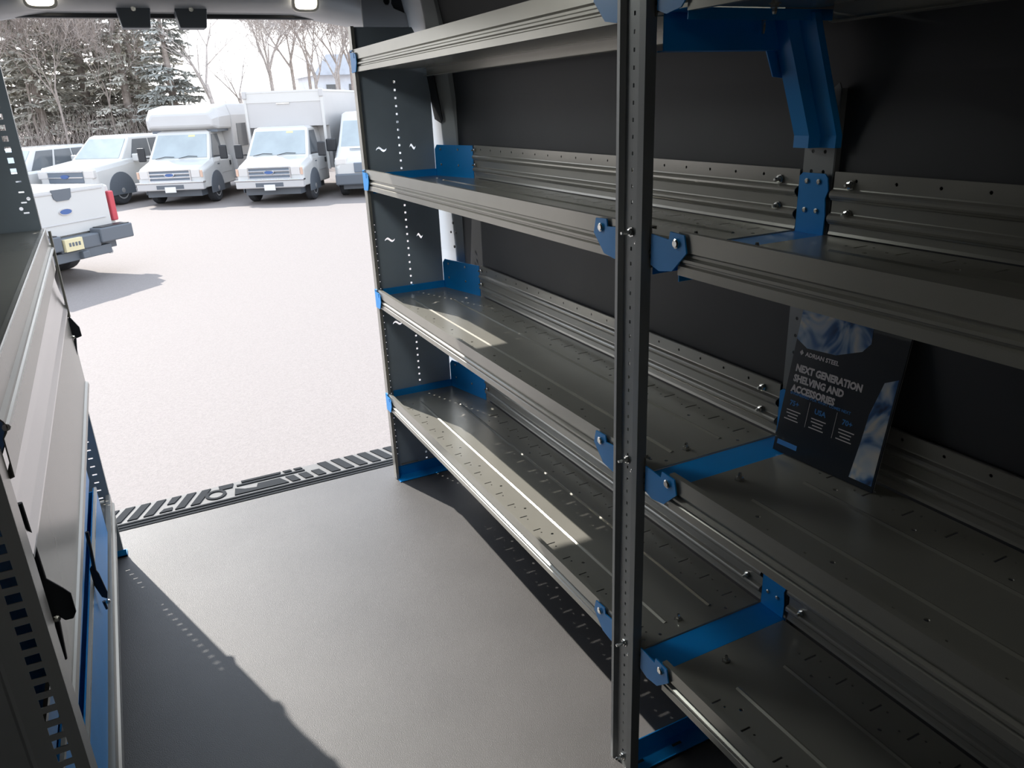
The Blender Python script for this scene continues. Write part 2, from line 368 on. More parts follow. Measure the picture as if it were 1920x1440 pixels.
def back_rail(y0, y1, zs, x):
    bm = bmesh.new(); pts = [(x-.003, 0)]
    def bead(zc):
        return [(x, zc-.012), (x-.004, zc-.010)]+[(x-.004-.007*math.cos(a), zc+.007*math.sin(a)) for a in [math.radians(d) for d in (-70, -40, -10, 20, 50, 80)]]+[(x-.001, zc+.009), (x, zc+.012)]
    pts = [(x-.003, .002), (x-.001, .008)]+bead(.034)+bead(.080)
    stripsweep(bm, pts, .0014, lambda u, v: (u, y0, zs+v), lambda u, v: (u, y1, zs+v))
    hs = []; y = y0+.10
    while y < y1-.05: hs.append(circ(y, .108, .0035, 6)); y += .0865
    merge(bm, plate([(y0, .091), (y1, .091), (y1, .122), (y0, .122)], hs, .0015, lambda u, v, w_: (x-.0005+w_, u, zs+v)))
    box(bm, (x, y0, zs+.1215), (x+.006, y1, zs+.1230))
    return bm
def bracket_poly(s, zt, yc):
    """blue plate that carries the lip: one wing; s=+1 away from the camera"""
    p = [(.048, -.010), (.048, -.012), (.100, -.016), (.103, -.001), (.142, -.003), (.150, -.034), (.111, -.072), (.073, -.078), (.048, -.070)]
    return [(yc+s*a, zt+z) for a, z in p]
def bay(y0, y1, label, far):
    t = thing('shelving_bay', label, 'shelving', (XF, (y0+y1)/2, 0))
    for i in range(4):
        zt, zs, xb = TOP[i], SH[i], DEP[i]
        bm = sheet(y0, y1, zs, xb, i); merge(bm, lip(y0, y1, zt, zs))
        sh = obj('shelf', bm, M['steel'], t)
        ye = y1-.245 if far else y1-.004
        if i: 
            obj('back_rail', back_rail(y0+.004, ye, zs, xb), M['rail'], sh)
            bolts('rail_bolt', [(xb-.003, y0+.055 if far else y1-.045, zs+dz) for dz in (.10, .045)], (-1, 0, 0), sh)
            if far: bolts('rail_bolt', [(xb-.003, ye-.012, zs+dz) for dz in (.105, .05)], (-1, 0, 0), sh, r=.006)
        else:
            bm = bmesh.new(); stripsweep(bm, [(xb-.02, zs), (xb, zs), (xb, zs+.05), (xb+.01, zs+.05)], .0015, lambda u, v: (u, y0, v), lambda u, v: (u, y1, v)); obj('back_rail', bm, M['rail'], sh)
            bm = bmesh.new(); stripsweep(bm, [(xb-.03, zs-.028), (xb-.018, zs-.03), (xb-.018, zs)], .0015, lambda u, v: (u, y0+.02, v), lambda u, v: (u, y1-.05, v)); obj('stiffener', bm, M['steel'], sh)
        bolts('tray_bolt', [(1.015, y0+.045 if far else y1-.045, zs+.001 if i else zs-.001)], (0, 0, 1 if i else -1), sh, r=.008)
        # blue lip bracket(s)
        if far:
            for s, yc in ((1, 1.2), ):
                bm = plate(bracket_poly(s, zt, yc), [], .003, lambda u, v, w_: (XF-.005+w_, u, v)); br = obj('bracket', bm, M['blue'], sh)
                bm = bmesh.new(); lathe(bm, [(0, .009), (.003, .009), (.005, .006)], (XF-.0065, yc+.122, zt-.020), (-1, 0, 0), 12); obj('bracket_bolt', bm, M['zinc'], sh)
            bm = plate([(3.045, zt-.002), (3.04, zt-.010), (2.99, zt-.012), (2.975, zt-.02), (2.972, zt-.045), (2.992, zt-.078), (3.045, zt-.080)], [rect(2.995, zt-.022, .008, .018)], .003, lambda u, v, w_: (XF-.005+w_, u, v))
            box(bm, (XF-.0065, 3.02, zt-.006), (XF+.01, 3.045, zt-.002))
            obj('bracket', bm, M['blue'], sh)
        else:
            bm = plate(bracket_poly(-1, zt, 1.2), [], .003, lambda u, v, w_: (XF-.005+w_, u, v)); obj('bracket', bm, M['blue'], sh)
            bm = bmesh.new(); lathe(bm, [(0, .009), (.003, .009), (.005, .006)], (XF-.0065, 1.2-.122, zt-.020), (-1, 0, 0), 12); obj('bracket_bolt', bm, M['zinc'], sh)
    return t
FAR = bay(1.160, 3.040, 'four-level grey steel shelving bay running to the open rear door', True)
NEAR = bay(-.55, 1.080, 'four-level grey steel shelving bay nearest the camera, holding the brochure', False)

# ---- far end panel (solid sheet with punched holes)
t = thing('shelf_end_panel', 'tall dark perforated end panel of the right shelving beside the rear door', 'panel', (1.03, 3.05, 0))
holes = []
z = 1.69
while z > .06:
    if not any(abs(z-s) < .012 for s in SH): holes.append(rect(1.03, z, .0078, .0078))
    z -= .0296
def wave(cx, cz, w_, h):
    a = [(cx-w_/2+w_*k/8, cz+h*.5*math.sin(2*PI*k/8)) for k in range(9)]
    return [(p[0]-.0, p[1]-h*.28) for p in a]+[(p[0]+.003, p[1]+h*.28) for p in a[::-1]]
for zc in (1.442, 1.0825, .725, .36):
    holes.append(wave(.951, zc, .042, .013))
    holes.append(wave(1.083, zc+.003, .026, .015))
z = 1.15
while z > .1:
    holes.append(circ(.893, z, .0018, 5)); z -= .0296
pan = obj('panel_sheet', plate([(XF, 0.004), (1.178, .004), (1.178, 1.78), (1.12, 1.885), (XF, 1.885)], holes, .002, lambda u, v, w_: (u, 3.05+w_, v)), M['panel'], t)
bm = bmesh.new(); stripsweep(bm, [(XF+.010, 3.020), (XF, 3.020), (XF-.001, 3.052)], .002, lambda u, v: (u, v, .004), lambda u, v: (u, v, 1.885))
obj('front_flange', bm, M['rail'], t)
bm = bmesh.new(); stripsweep(bm, [(1.178, 3.05), (1.178, 3.062)], .0015, lambda u, v: (u, v, .03), lambda u, v: (u, v, 1.76)); obj('rear_hem', bm, M['rail'], t)
# blue side support arm of each shelf with its rear plate
for i, zs in enumerate(SH):
    if i:
        bm = B(((XF+.03, 3.040, zs-.05), (1.178, 3.046, zs+.028)))
        prism(bm, [(0, -.05), (1, -.05), (1, .122), (.06, .122), (0, .105)], lambda a, v: (1.178+.062*a, 3.046-.245*a, zs+v), lambda a, v: (1.181+.062*a, 3.048-.245*a, zs+v))
        ar = obj('support_arm', bm, M['blue'], t, bevel=.001)
        rivets('arm_rivet', [(1.178+.062*a, 3.044-.245*a, zs+dz) for a in (.16, .62) for dz in (.105, .045)], (-.96, -.25, 0), ar, .005)
bm = bmesh.new(); stripsweep(bm, [(3.046, .05), (3.046, .004), (2.985, .004)], .003, lambda u, v: (XF+.004, u, v), lambda u, v: (1.178, u, v))
obj('foot_channel', bm, M['blue'], t); bm = B(((.905, 3.040, .058), (.985, 3.043, .063))); obj('foot_slot', bm, M['rail'], t)

# ---- centre frame
t = thing('centre_upright_frame', 'open centre frame between the two right-hand shelving bays, with blue arms', 'frame', (1.05, 1.2, 0))
Y0, Y1 = 1.168, 1.252; xo = .854
holes = []; z = .05
while z < 1.98:
    holes.append(rect(1.212, z, .0045, .007)); z += .0296
bm = plate([(Y0+.022, -.02), (Y1-.014, -.02), (Y1-.014, 1.98), (Y0+.022, 1.98)], holes, .002, lambda u, v, w_: (xo+.009+w_, u, v))
for ya, yb, s in ((Y0, Y0+.022, 1), (Y1, Y1-.014, -1)):
    bm2 = bmesh.new(); stripsweep(bm2, [(xo+.022, ya), (xo, ya), (xo, ya+s*(.016 if s > 0 else .008)), (xo+.009, yb)], .002*s, lambda u, v: (u, v, -.02), lambda u, v: (u, v, 1.98)); merge(bm, bm2)
fp = obj('front_post', bm, M['post'], t, bevel=.001)
for z in (1.355, .868, .384, .03):
    bolts('post_bolt', [(xo+.008, 1.212, z)], (-1, 0, 0), fp, r=.0075, h=.006, stud=.018); bolts('post_bolt', [(xo+.008, 1.190, z-.018)], (-1, 0, 0), fp, r=.005, h=.004, stud=.004)
# rear post with two columns of holes
holes = []; z = .06
while z < 1.55:
    for y in (1.108, 1.138): holes.append(circ(y, z, .004, 8))
    z += .0296*1.3
bm = plate([(1.085, .004), (1.160, .004), (1.160, 1.56), (1.09, 1.61), (1.085, 1.60)], holes, .002, lambda u, v, w_: (XB+.003+w_, u, v))
box(bm, (XB+.003, 1.083, .004), (XB+.018, 1.085, 1.60))
obj('rear_post', bm, M['post'], t)
for i, zs in enumerate(SH):
    if i:                                                # flat channel arm and bent-up rear plate with four bolts
        bm = bmesh.new(); stripsweep(bm, [(1.082, -.045), (1.082, -.003), (1.158, -.003), (1.158, -.045)], .002, lambda u, v: (XF+.004, u, zs+v), lambda u, v: (XB-.002, u, zs+v))
        merge(bm, plate([(1.086, 0), (1.158, 0), (1.158, .115), (1.150, .122), (1.094, .122), (1.087, .114), (1.083, .09), (1.089, .075), (1.085, .04)], [], .003, lambda u, v, w_: (XB-.006+w_, u, zs-.004+v)))
        ar = obj('support_arm', bm, M['blue'], t)
        rivets('arm_rivet', [(XB-.0075, y, zs+dz) for y in (1.107, 1.137) for dz in (.102, .045)], (-1, 0, 0), ar, .0055)
    else:                                                # top arm: deep channel and a strut that bends down the wall
        bm = bmesh.new(); stripsweep(bm, [(1.165, 1.672), (1.150, 1.672), (1.150, 1.733), (1.085, 1.733), (1.085, 1.715)], .002, lambda u, v: (XF+.006, u, v), lambda u, v: (1.205, u, v))
        ar = obj('support_arm', bm, M['blue'], t)
        bm = bmesh.new(); bolt(bm, (1.075, 1.12, 1.730), (0, 0, -1), .007, .012, .022); obj('arm_bolt', bm, M['zinc'], ar)
        P = [(1.158, 1.728), (1.168, 1.70), (1.232, 1.545), (1.244, 1.515), (1.244, 1.492)]
        rows = []; bm = bmesh.new()
        for (x, z) in P: rows.append([bm.verts.new(p) for p in ((x-.004, 1.162, z), (x-.032, 1.158, z), (x-.032, 1.120, z), (x-.010, 1.112, z), (x-.008, 1.076, z), (x+.006, 1.074, z))])
        for a, c in zip(rows, rows[1:]):
            for k in range(5): bm.faces.new((a[k], a[k+1], c[k+1], c[k]))
        o = obj('wall_strut', bm, M['blue'], t); d = o.modifiers.new('s', 'SOLIDIFY'); d.thickness = .002
        bm = plate([(1.100, 1.728), (1.160, 1.728), (1.195, 1.62), (1.148, 1.625)], [], .003, lambda u, v, w_: (u, 1.163+w_, v)); obj('strut_gusset', bm, M['blue'], t)
# blue foot channel on the floor with long slots
bm = plate([(.868, 1.168), (1.245, 1.168), (1.245, 1.222), (.868, 1.222)], [rect(1.02, 1.195, .03, .010), rect(1.12, 1.182, .03, .010), rect(.90, 1.195, .03, .010)], .003, lambda u, v, w_: (u, v, .006+w_))
bm2 = bmesh.new(); stripsweep(bm2, [(1.222, .005), (1.222, .050)], .003, lambda u, v: (.868, u, v), lambda u, v: (1.245, u, v)); merge(bm, bm2)
obj('foot_channel', bm, M['blue'], t)
bm = bmesh.new(); lathe(bm, [(0, .012), (.003, .012)], (.846, 1.30, .03), (-1, 0, 0), 12)
bm.free()

# ---- brochure leaning against the rear rail
t = thing('brochure', 'dark shelving brochure standing against the rear rail on the third shelf of the near bay', 'brochure', (1.19, .98, .857))
BL, BR, TL = Vector((1.178, 1.107, .8575)), Vector((1.192, .861, .8575)), Vector((1.238, 1.090, 1.178))
ex = (BR-BL); ey = (TL-BL); ey = ey - ex*ey.dot(ex)/ex.length_squared; bw, bh = ex.length, ey.length; ex.normalize(); ey.normalize(); en = ex.cross(ey)
if en.x > 0: en = -en
bp = lambda d: (lambda u, v, w_=0: BL+ex*u+ey*v+en*(d+w_))
obj('cover', plate([(0, 0), (bw, 0), (bw, bh), (0, bh)], [], .0035, bp(0)), M['card'], t)
obj('pages', plate([(.001, .001), (bw-.0005, .001), (bw-.0005, bh-.001), (.001, bh-.001)], [], .002, bp(-.0028)), M['paper'], t)
bm = plate([(0, bh*.77), (.03, bh*.725), (.10, bh*.735), (.155, bh*.80), (.17, bh*.86), (.165, bh), (0, bh)], [], .0004, bp(.0021))
merge(bm, plate([(bw-.055, .012), (bw-.004, .012), (bw-.004, bh*.70), (bw-.030, bh*.66), (bw-.045, bh*.45), (bw-.048, .09)], [], .0004, bp(.0021)))
obj('cover_photo', bm, M['photo'], t)
f = bp(.0024); bm = bmesh.new()
text_bm(bm, 'ADRIAN STEEL', .0125, lambda u, v: f(.030+u, bh*.675+v), bold=.0004)
for k, s in enumerate(('NEXT GENERATION', 'SHELVING AND', 'ACCESSORIES')): text_bm(bm, s, .0205, lambda u, v: f(.014+u, bh*.565-k*.0225+v), bold=.0011, sx=.86)
prism(bm, [(.015, .0), (.020, .006), (.025, .0), (.020, -.006)], lambda u, v: f(u, bh*.69+v), lambda u, v: f(u, bh*.69+v, .0003))
for cx in (.014, .078, .145):
    for k in range(4): prism(bm, rect(cx+.018-.002*(k % 2), bh*.30-k*.0068, .036-.006*(k % 3), .0022), lambda u, v: f(u, v), lambda u, v: f(u, v, .0002))
for cx in (.067, .134): prism(bm, rect(cx, bh*.31, .0008, .055), lambda u, v: f(u, v), lambda u, v: f(u, v, .0002))
obj('white_lettering', bm, M['ink_white'], t)
bm = bmesh.new(); text_bm(bm, 'ENGINEERED FOR WHAT COMES NEXT', .0082, lambda u, v: f(.014+u, bh*.408+v), bold=.0002, sx=1.02)
for cx, s in ((.018, '75+'), (.082, 'USA'), (.149, '70+')): text_bm(bm, s, .015, lambda u, v: f(cx+u, bh*.335+v), bold=.0005)
prism(bm, rect(.034, .022, .052, .011), lambda u, v: f(u, v), lambda u, v: f(u, v, .0002))
obj('blue_lettering', bm, M['ink_blue'], t)

# ================================================================ LEFT UNIT
def shr(x, y, sh=.021): return x+sh*(2.96-y)
def sweepL(bm, pts, tk, y0, y1, sh): stripsweep(bm, pts, tk, lambda u, v: (shr(u, y0, sh), y0, v), lambda u, v: (shr(u, y1, sh), y1, v))
def end_panelL(y, yfl, ztop, label, xe=-.262):
    t = thing('shelf_end_panel', label, 'panel', (-.42, y, 0))
    near = y < 2; holes = []; z = .10
    while z < ztop-.05:
        if near: holes.append(rect(xe-.0285, z, .0195, .0155))
        elif z > 1.42: holes.append(rect(xe-.036, z, .017, .017))
        elif z < 1.0 or z > 1.3: holes.append(rect(xe-.030, z, .016, .0045))
        z += .0264 if near else .033
    if not near: holes += [circ(xe-.015, 1.365, .006), circ(xe-.042, 1.335, .006), circ(xe-.016, 1.350-.04, .006)][:2]+[circ(-.42, 1.5, .006)]
    obj('panel_sheet', plate([(-.61, .004), (xe, .004), (xe, ztop), (-.50, ztop), (-.61, ztop-.15)], holes, .002, lambda u, v, w_: (u, y+w_, v)), M['nearpanel'] if near else M['panel'], t)
    bm = bmesh.new(); stripsweep(bm, [(xe, y), (xe, yfl), (xe-.010, yfl)], .002, lambda u, v: (u, v, .004), lambda u, v: (u, v, ztop)); obj('front_flange', bm, M['rail'], t)
    obj('foot_channel', B(((-.60, y-.004, .0), (xe+.010, y+.045, .006)), ((-.60, y-.004, .0), (xe+.010, y-.001, .03))), M['blue'], t)
    if near:
        bm = bmesh.new(); prism(bm, [(xe-.075, 0), (xe-.069, -.004), (xe-.063, 0)], lambda u, v: (u, y+v, .004), lambda u, v: (u, y+v, ztop)); obj('panel_crease', bm, M['nearpanel'], t)
    return t
end_panelL(2.962, 2.985, 1.86, 'tall dark perforated end panel of the left unit beside the rear door')
end_panelL(1.125, 1.174, 1.86, 'grey perforated end panel with large square holes, nearest the camera', -.2177)
t = thing('left_cabinet_unit', 'grey steel cabinet unit with folding front and blue trays along the left wall', 'cabinet', (-.42, 2.2, 0))
bm = bmesh.new(); z = 1.265
sweepL(bm, [(-.60, z-.004), (-.262, z-.004), (-.262, z), (-.252, z), (-.251, z-.045), (-.246, z-.052), (-.243, z-.060), (-.246, z-.068), (-.251, z-.076), (-.252, z-.135), (-.262, z-.137)], .002, 1.18, 2.955, .021)
obj('top_shelf', bm, M['rail'], t)
for nm, x_, z_, r_ in (('top_highlight', -.2515, 1.2665, .0030), ('front_highlight', -.2430, 1.2045, .0055)):  # pale tubes added as the bright highlight lines along lip and rib
    bm = bmesh.new(); tube(bm, [(shr(x_, 1.18), 1.18, z_), (shr(x_, 2.95), 2.95, z_)], r_, 8); obj(nm, bm, M['bead'], t)
bm = bmesh.new(); sweepL(bm, [(-.262, 1.128), (-.262, 1.10), (-.258, 1.06), (-.250, 1.02), (-.243, 1.003), (-.243, .998)], .002, 1.18, 2.955, .013); obj('curved_front', bm, M['satin'], t)
obj('light_block_panel', B(((-.60, 1.19, .0), (-.275, 1.195, .98))), M['black'], t)  # black board added to stop light showing through the near panel holes
dr = bmesh.new(); sweepL(dr, [(-.250, .998), (-.250, .725)], .004, 1.18, 2.95, .010)
fd = obj('folding_door', dr, M['rail'], t)
bm = bmesh.new(); sweepL(bm, [(-.250, .728), (-.240, .724), (-.238, .714), (-.244, .706), (-.256, .702), (-.256, .668)], .002, 1.18, 2.95, .008); obj('bottom_rail', bm, M['rail'], fd)
# stepped blue trays
for k, (z0, z1, x) in enumerate(((.585, .655, -.285), (.500, .575, -.275), (.300, .470, -.262))):
    bm = bmesh.new(); ye = 2.60
    sweepL(bm, [(-.55, z0), (x, z0), (x, z1), (x-.010, z1), (x-.010, z1-.01)], .003, 1.20, ye, .0)
    box(bm, (-.55, ye-.004, z0), (x, ye, z1-.012)); box(bm, (-.55, 1.20, z0), (x, 1.204, z1-.012))
    tr = obj('tray', bm, M['blue'], t)
    bm = bmesh.new(); sweepL(bm, [(x+.001, z1-.010), (x+.001, z1+.001), (x-.006, z1+.002)], .003, 1.20, ye, 0); obj('tray_edge', bm, M['rail'], tr)
# bottom shelf lip
bm = bmesh.new(); z = .275
sweepL(bm, [(-.60, z-.02), (-.272, z-.02), (-.272, z), (-.260, z), (-.260, z-.035), (-.254, z-.040), (-.254, z-.048), (-.260, z-.053), (-.260, z-.10), (-.27, z-.102)], .002, 1.18, 2.955, .004); obj('bottom_shelf', bm, M['rail'], t)
# black door stays: plate, upper rod and lower link
stays = ((2.90, [(-.241, .978), (-.219, .936), (-.218, .904), (-.235, .899), (-.243, .912), (-.264, .906), (-.260, .945)], (-.239, 2.93, 1.26), (-.241, 2.90, .975), (-.248, 2.90, .84), (-.243, .906), 'rail'),
    (1.235, [(-0.2256, 0.9356), (-0.2034, 0.9059), (-0.1951, 0.8928), (-0.1951, 0.8582), (-0.2009, 0.8475), (-0.2132, 0.8483), (-0.2215, 0.8606), (-0.2248, 0.8623), (-0.2363, 0.8508), (-0.2388, 0.8804), (-0.2346, 0.9191)], (-0.2272, 1.235, 1.0648), (-0.2256, 1.235, 0.929), (-0.2281, 1.235, 0.7767), (-0.2223, 0.859), 'rod'),
    (2.00, [(-.254, .52), (-.244, .49), (-.236, .43), (-.240, .41), (-.252, .42), (-.262, .46), (-.262, .51)], (-.246, 2.0, .615), (-.252, 2.0, .50), (-.248, 2.0, .38), (-.240, .405), 'rod'))
for y, poly, r0, r1, l1, rv, rm_ in stays:
    bm = plate(poly, [], .006, lambda u, v, w_: (u, y+w_, v)); st = obj('door_stay', bm, M['rod'], t, bevel=.002)
    bm = bmesh.new(); tube(bm, [r0, r1], .0045, 8); obj('stay_rod', bm, M[rm_], st)
    bm = bmesh.new(); tube(bm, [(r1[0]+.002, y, rv[1]), l1], [.0045, .003], 8); obj('stay_link', bm, M['rod'], st)
    bm = bmesh.new(); lathe(bm, [(0, .006), (.005, .006), (.007, .003)], (rv[0], y-.004, rv[1]), (0, -1, 0), 10); obj('stay_rivet', bm, M['zinc'], st)

# ================================================================ OUTSIDE GROUND
bm = bmesh.new()
nx, ny = 2, 2; vs_ = [bm.verts.new(p) for p in ((-60, -10, GZ), (70, -10, GZ), (70, 31, GZ), (-60, 31, GZ))]; bm.faces.new(vs_)
tag(obj('parking_lot', bm, M['asphalt']), kind='structure')
bm = bmesh.new(); rows = []
for y, z in ((30.9, 0), (33, .5), (38, 1.2), (50, 1.8), (75, 2.2)):
    rows.append([bm.verts.new((x, y, GZ+z+(.25*math.sin(x*.7+y)+.2*math.sin(x*1.9)) * (1 if z else 0))) for x in range(-60, 71, 2)])
for a, c in zip(rows, rows[1:]):
    for k in range(len(a)-1): bm.faces.new((a[k], a[k+1], c[k+1], c[k]))
tag(obj('wooded_bank', bm, M['dirt'], smooth=True), kind='structure')
bpy.data.meshes  # (vans and trees follow)

# ================================================================ VEHICLES (local axes: x forward, y left, z up; origin under the front or rear bumper)
def loft(bm, rings):
    R = [[bm.verts.new(p) for p in r] for r in rings]; n = len(R[0])
    for a, c in zip(R, R[1:]):
        for k in range(n): bm.faces.new((a[k], a[(k+1) % n], c[(k+1) % n], c[k]))
    bm.faces.new(R[0]); bm.faces.new(R[-1][::-1])
def ring(x, zb, zm, zt, w, wt, lean=0): return [(x, -w, zb), (x, -w, zm), (x+lean, -wt, zt), (x+lean, wt, zt), (x, w, zm), (x, w, zb)]
def frustum(bm, xf0, xr0, w0, z0, xf1, xr1, w1, z1, crown=.05):
    r0 = [(xf0, -w0, z0), (xf0, w0, z0), (xr0, w0, z0), (xr0, -w0, z0)]; r1 = [(xf1, -w1, z1), (xf1, w1, z1), (xr1, w1, z1), (xr1, -w1, z1)]
    k = .12; r2 = [(xf1-k, -w1+k, z1+crown), (xf1-k, w1-k, z1+crown), (xr1+k*.3, w1-k, z1+crown), (xr1+k*.3, -w1+k, z1+crown)]
    loft(bm, [r0, r1, r2])
def quad_on(P, u0, u1, v0, v1, out, t=.012):
    """inset panel on the quad P = (bottom a, bottom b, top b, top a); u along, v up"""
    P = [Vector(p) for p in P]
    def at(u, v): return (P[0]*(1-u)+P[1]*u)*(1-v)+(P[3]*(1-u)+P[2]*u)*v
    q = [at(u0, v0), at(u1, v0), at(u1, v1), at(u0, v1)]; n = (q[1]-q[0]).cross(q[3]-q[0]).normalized()
    if n.dot(Vector(out)) < 0: n = -n
    bm = bmesh.new(); a = [bm.verts.new(p-n*.02) for p in q]; c = [bm.verts.new(p+n*t) for p in q]
    bm.faces.new(a); bm.faces.new(c)
    for i in range(4): bm.faces.new((a[i], a[(i+1) % 4], c[(i+1) % 4], c[i]))
    return bm
def wheel(root, x, y, r=.40, w=.24):
    s = 1 if y > 0 else -1; bm = bmesh.new()
    lathe(bm, [(-w/2, r*.62), (-w/2, r*.9), (-w*.32, r), (w*.32, r), (w/2, r*.9), (w/2, r*.62)], (x, y-s*w/2, r), (0, s, 0), 28); wh = obj('wheel', bm, M['tire'], root, smooth=False, bevel=.01)
    bm = bmesh.new(); lathe(bm, [(w/2-.03, r*.60), (w/2+.002, r*.60), (w/2+.004, r*.52), (w/2-.03, r*.46), (w/2-.02, r*.2), (w/2+.03, r*.18), (w/2+.035, r*.08)], (x, y-s*w/2, r), (0, s, 0), 20); rm = obj('rim', bm, M['rim'], wh)
    bm = bmesh.new()
    for k in range(8):
        a = 2*PI*k/8; box(bm, (x+r*.36*math.cos(a)-.028, y+s*.0-.004, r+r*.36*math.sin(a)-.028), (x+r*.36*math.cos(a)+.028, y+s*.004+.002, r+r*.36*math.sin(a)+.028))
    obj('rim_hole', bm, M['tire'], wh)
def place(root, q, sc):
    root.location = (q[0], q[1], GZ); root.rotation_euler = (0, 0, q[2]); root.scale = (sc, sc, sc)
def new_vehicle(name, label, cat, q, group=None):
    t = thing(name, label, cat, (0, 0, 0), group, absol=False); place(t, q, q[3]); return t
def arch(root, x, y, r):
    s = 1 if y > 0 else -1; bm = bmesh.new(); poly = [(x+r*math.cos(a), .42+r*math.sin(a)) for a in [PI*k/14 for k in range(15)]]+[(x-r, .30), (x+r, .30)]
    prism(bm, poly, lambda u, v: (u, y-s*.02, v), lambda u, v: (u, y+s*.006, v)); obj('wheel_arch', bm, M['bumper'], root)
def cutaway_front(root):
    """cab of the cutaway truck, front bumper at x=0"""
    bm = bmesh.new(); loft(bm, [ring(.02, .52, .88, 1.04, .90, .80), ring(-.05, .48, .95, 1.09, .97, .86), ring(-.85, .48, 1.12, 1.27, 1.0, .90), ring(-.95, .46, 1.16, 1.28, 1.0, .96), ring(-2.5, .46, 1.16, 1.28, 1.0, .96)])
    obj('cab_body', bm, M['white'], root, bevel=.03)
    A = dict(xf0=-.80, xr0=-2.5, w0=.93, z0=1.24, xf1=-1.42, xr1=-2.5, w1=.80, z1=2.02); bm = bmesh.new(); frustum(bm, **A); obj('cab_roof', bm, M['white'], root, bevel=.03)
    F = [(-.80, -.93, 1.24), (-.80, .93, 1.24), (-1.42, .80, 2.02), (-1.42, -.80, 2.02)]
    ws = obj('windshield', quad_on(F, .05, .95, .08, .90, (1, 0, .5)), M['glass'], root)
    obj('sticker', quad_on(F, .62, .74, .82, .88, (1, 0, .5), .016), M['sticker'], ws)
    for a, b_ in ((.12, .42), (.50, .80)):
        bm = bmesh.new(); p = lambda u, v: Vector(F[0]).lerp(Vector(F[1]), u).lerp(Vector(F[3]).lerp(Vector(F[2]), u), v)+Vector((.03, 0, .02)); tube(bm, [p(a, .05), p((a+b_)/2, .12), p(b_, .10)], .01, 5); obj('wiper', bm, M['black'], ws)
    for s in (1, -1):
        S = [(-.80, s*.93, 1.24), (-2.5, s*.93, 1.24), (-2.5, s*.80, 2.02), (-1.42, s*.80, 2.02)]
        obj('side_window', quad_on([(-.95, s*.932, 1.26), (-2.0, s*.932, 1.26), (-2.0, s*.81, 1.98), (-1.50, s*.81, 1.98)], .06, .95, .04, .94, (0, s, 0)), M['darkglass'], root)
        bm = B(((-1.15, s*1.06-.02, 1.30), (-1.09, s*1.06+.02, 1.34))); box(bm, (-1.14, min(s*.95, s*1.2), 1.30), (-1.10, max(s*.95, s*1.2), 1.335)); m_ = obj('mirror_arm', bm, M['black'], root)
        bm = B(((-1.17, min(s*1.13, s*1.36), 1.22), (-1.08, max(s*1.13, s*1.36), 1.62))); obj('mirror', bm, M['black'], root, bevel=.03)
        bm = B(((.0, min(s*.62, s*.88), .80), (.045, max(s*.62, s*.88), 1.03))); hl = obj('headlight', bm, M['lampclear'], root, bevel=.02)
        bm = B(((.0, min(s*.89, s*.965), .80), (.03, max(s*.89, s*.965), 1.0))); obj('turn_lamp', bm, M['amber'], hl, bevel=.01)
        wheel(root, -.95, s*.98); arch(root, -.95, s*1.0, .50)
        bm = B(((-2.35, s*1.0-.004, .56), (-2.34, s*1.0+.008, 1.24)), ((-1.40, s*1.0-.004, .60), (-1.39, s*1.0+.008, 1.24)), ((-2.34, s*1.0-.004, .80), (-1.40, s*1.0+.006, .81))); obj('door_seam', bm, M['rim'], root)
        obj('door_handle', B(((-2.25, min(s*1.0, s*1.03), .98), (-2.18, max(s*1.0, s*1.03), 1.12))), M['black'], root, bevel=.01)
        obj('fender_badge', B(((-1.30, min(s*1.0, s*1.012), 1.07), (-1.16, max(s*1.0, s*1.012), 1.10))), M['bumper'], root)
    g = obj('grille', B(((.0, -.60, .70), (.035, .60, 1.03))), M['grille'], root)
    obj('grille_bar', B(*[((.03, -.60, z), (.06, .60, z+.035)) for z in (.70, .80, .90, 1.0)], ((.03, -.62, .70), (.055, -.58, 1.03)), ((.03, .58, .70), (.055, .62, 1.03))), M['chrome'], g, bevel=.005)
    bm = bmesh.new(); prism(bm, circ(0, .885, .15, 20, .058), lambda u, v: (.05, u, v), lambda u, v: (.075, u, v)); e = obj('emblem', bm, M['chrome'], g)
    bm = bmesh.new(); prism(bm, circ(0, .885, .13, 20, .045), lambda u, v: (.07, u, v), lambda u, v: (.079, u, v)); obj('emblem_oval', bm, M['emblem'], g)
    obj('front_bumper', B(((-.05, -.98, .46), (.14, .98, .66))), M['boxwhite'], root, bevel=.03)
    obj('chrome_strip', B(((-.05, -1.0, .655), (.155, 1.0, .70))), M['chrome'], root, bevel=.012)
    obj('bumper_intake', B(((.13, -.40, .50), (.145, .40, .61))), M['bumper'], root)
    obj('number_plate', B(((.14, -.16, .40), (.16, .16, .56))), M['platew'], root, bevel=.005)
    obj('underbody', B(((-2.5, -.80, .26), (-.1, .80, .48))), M['bumper'], root)
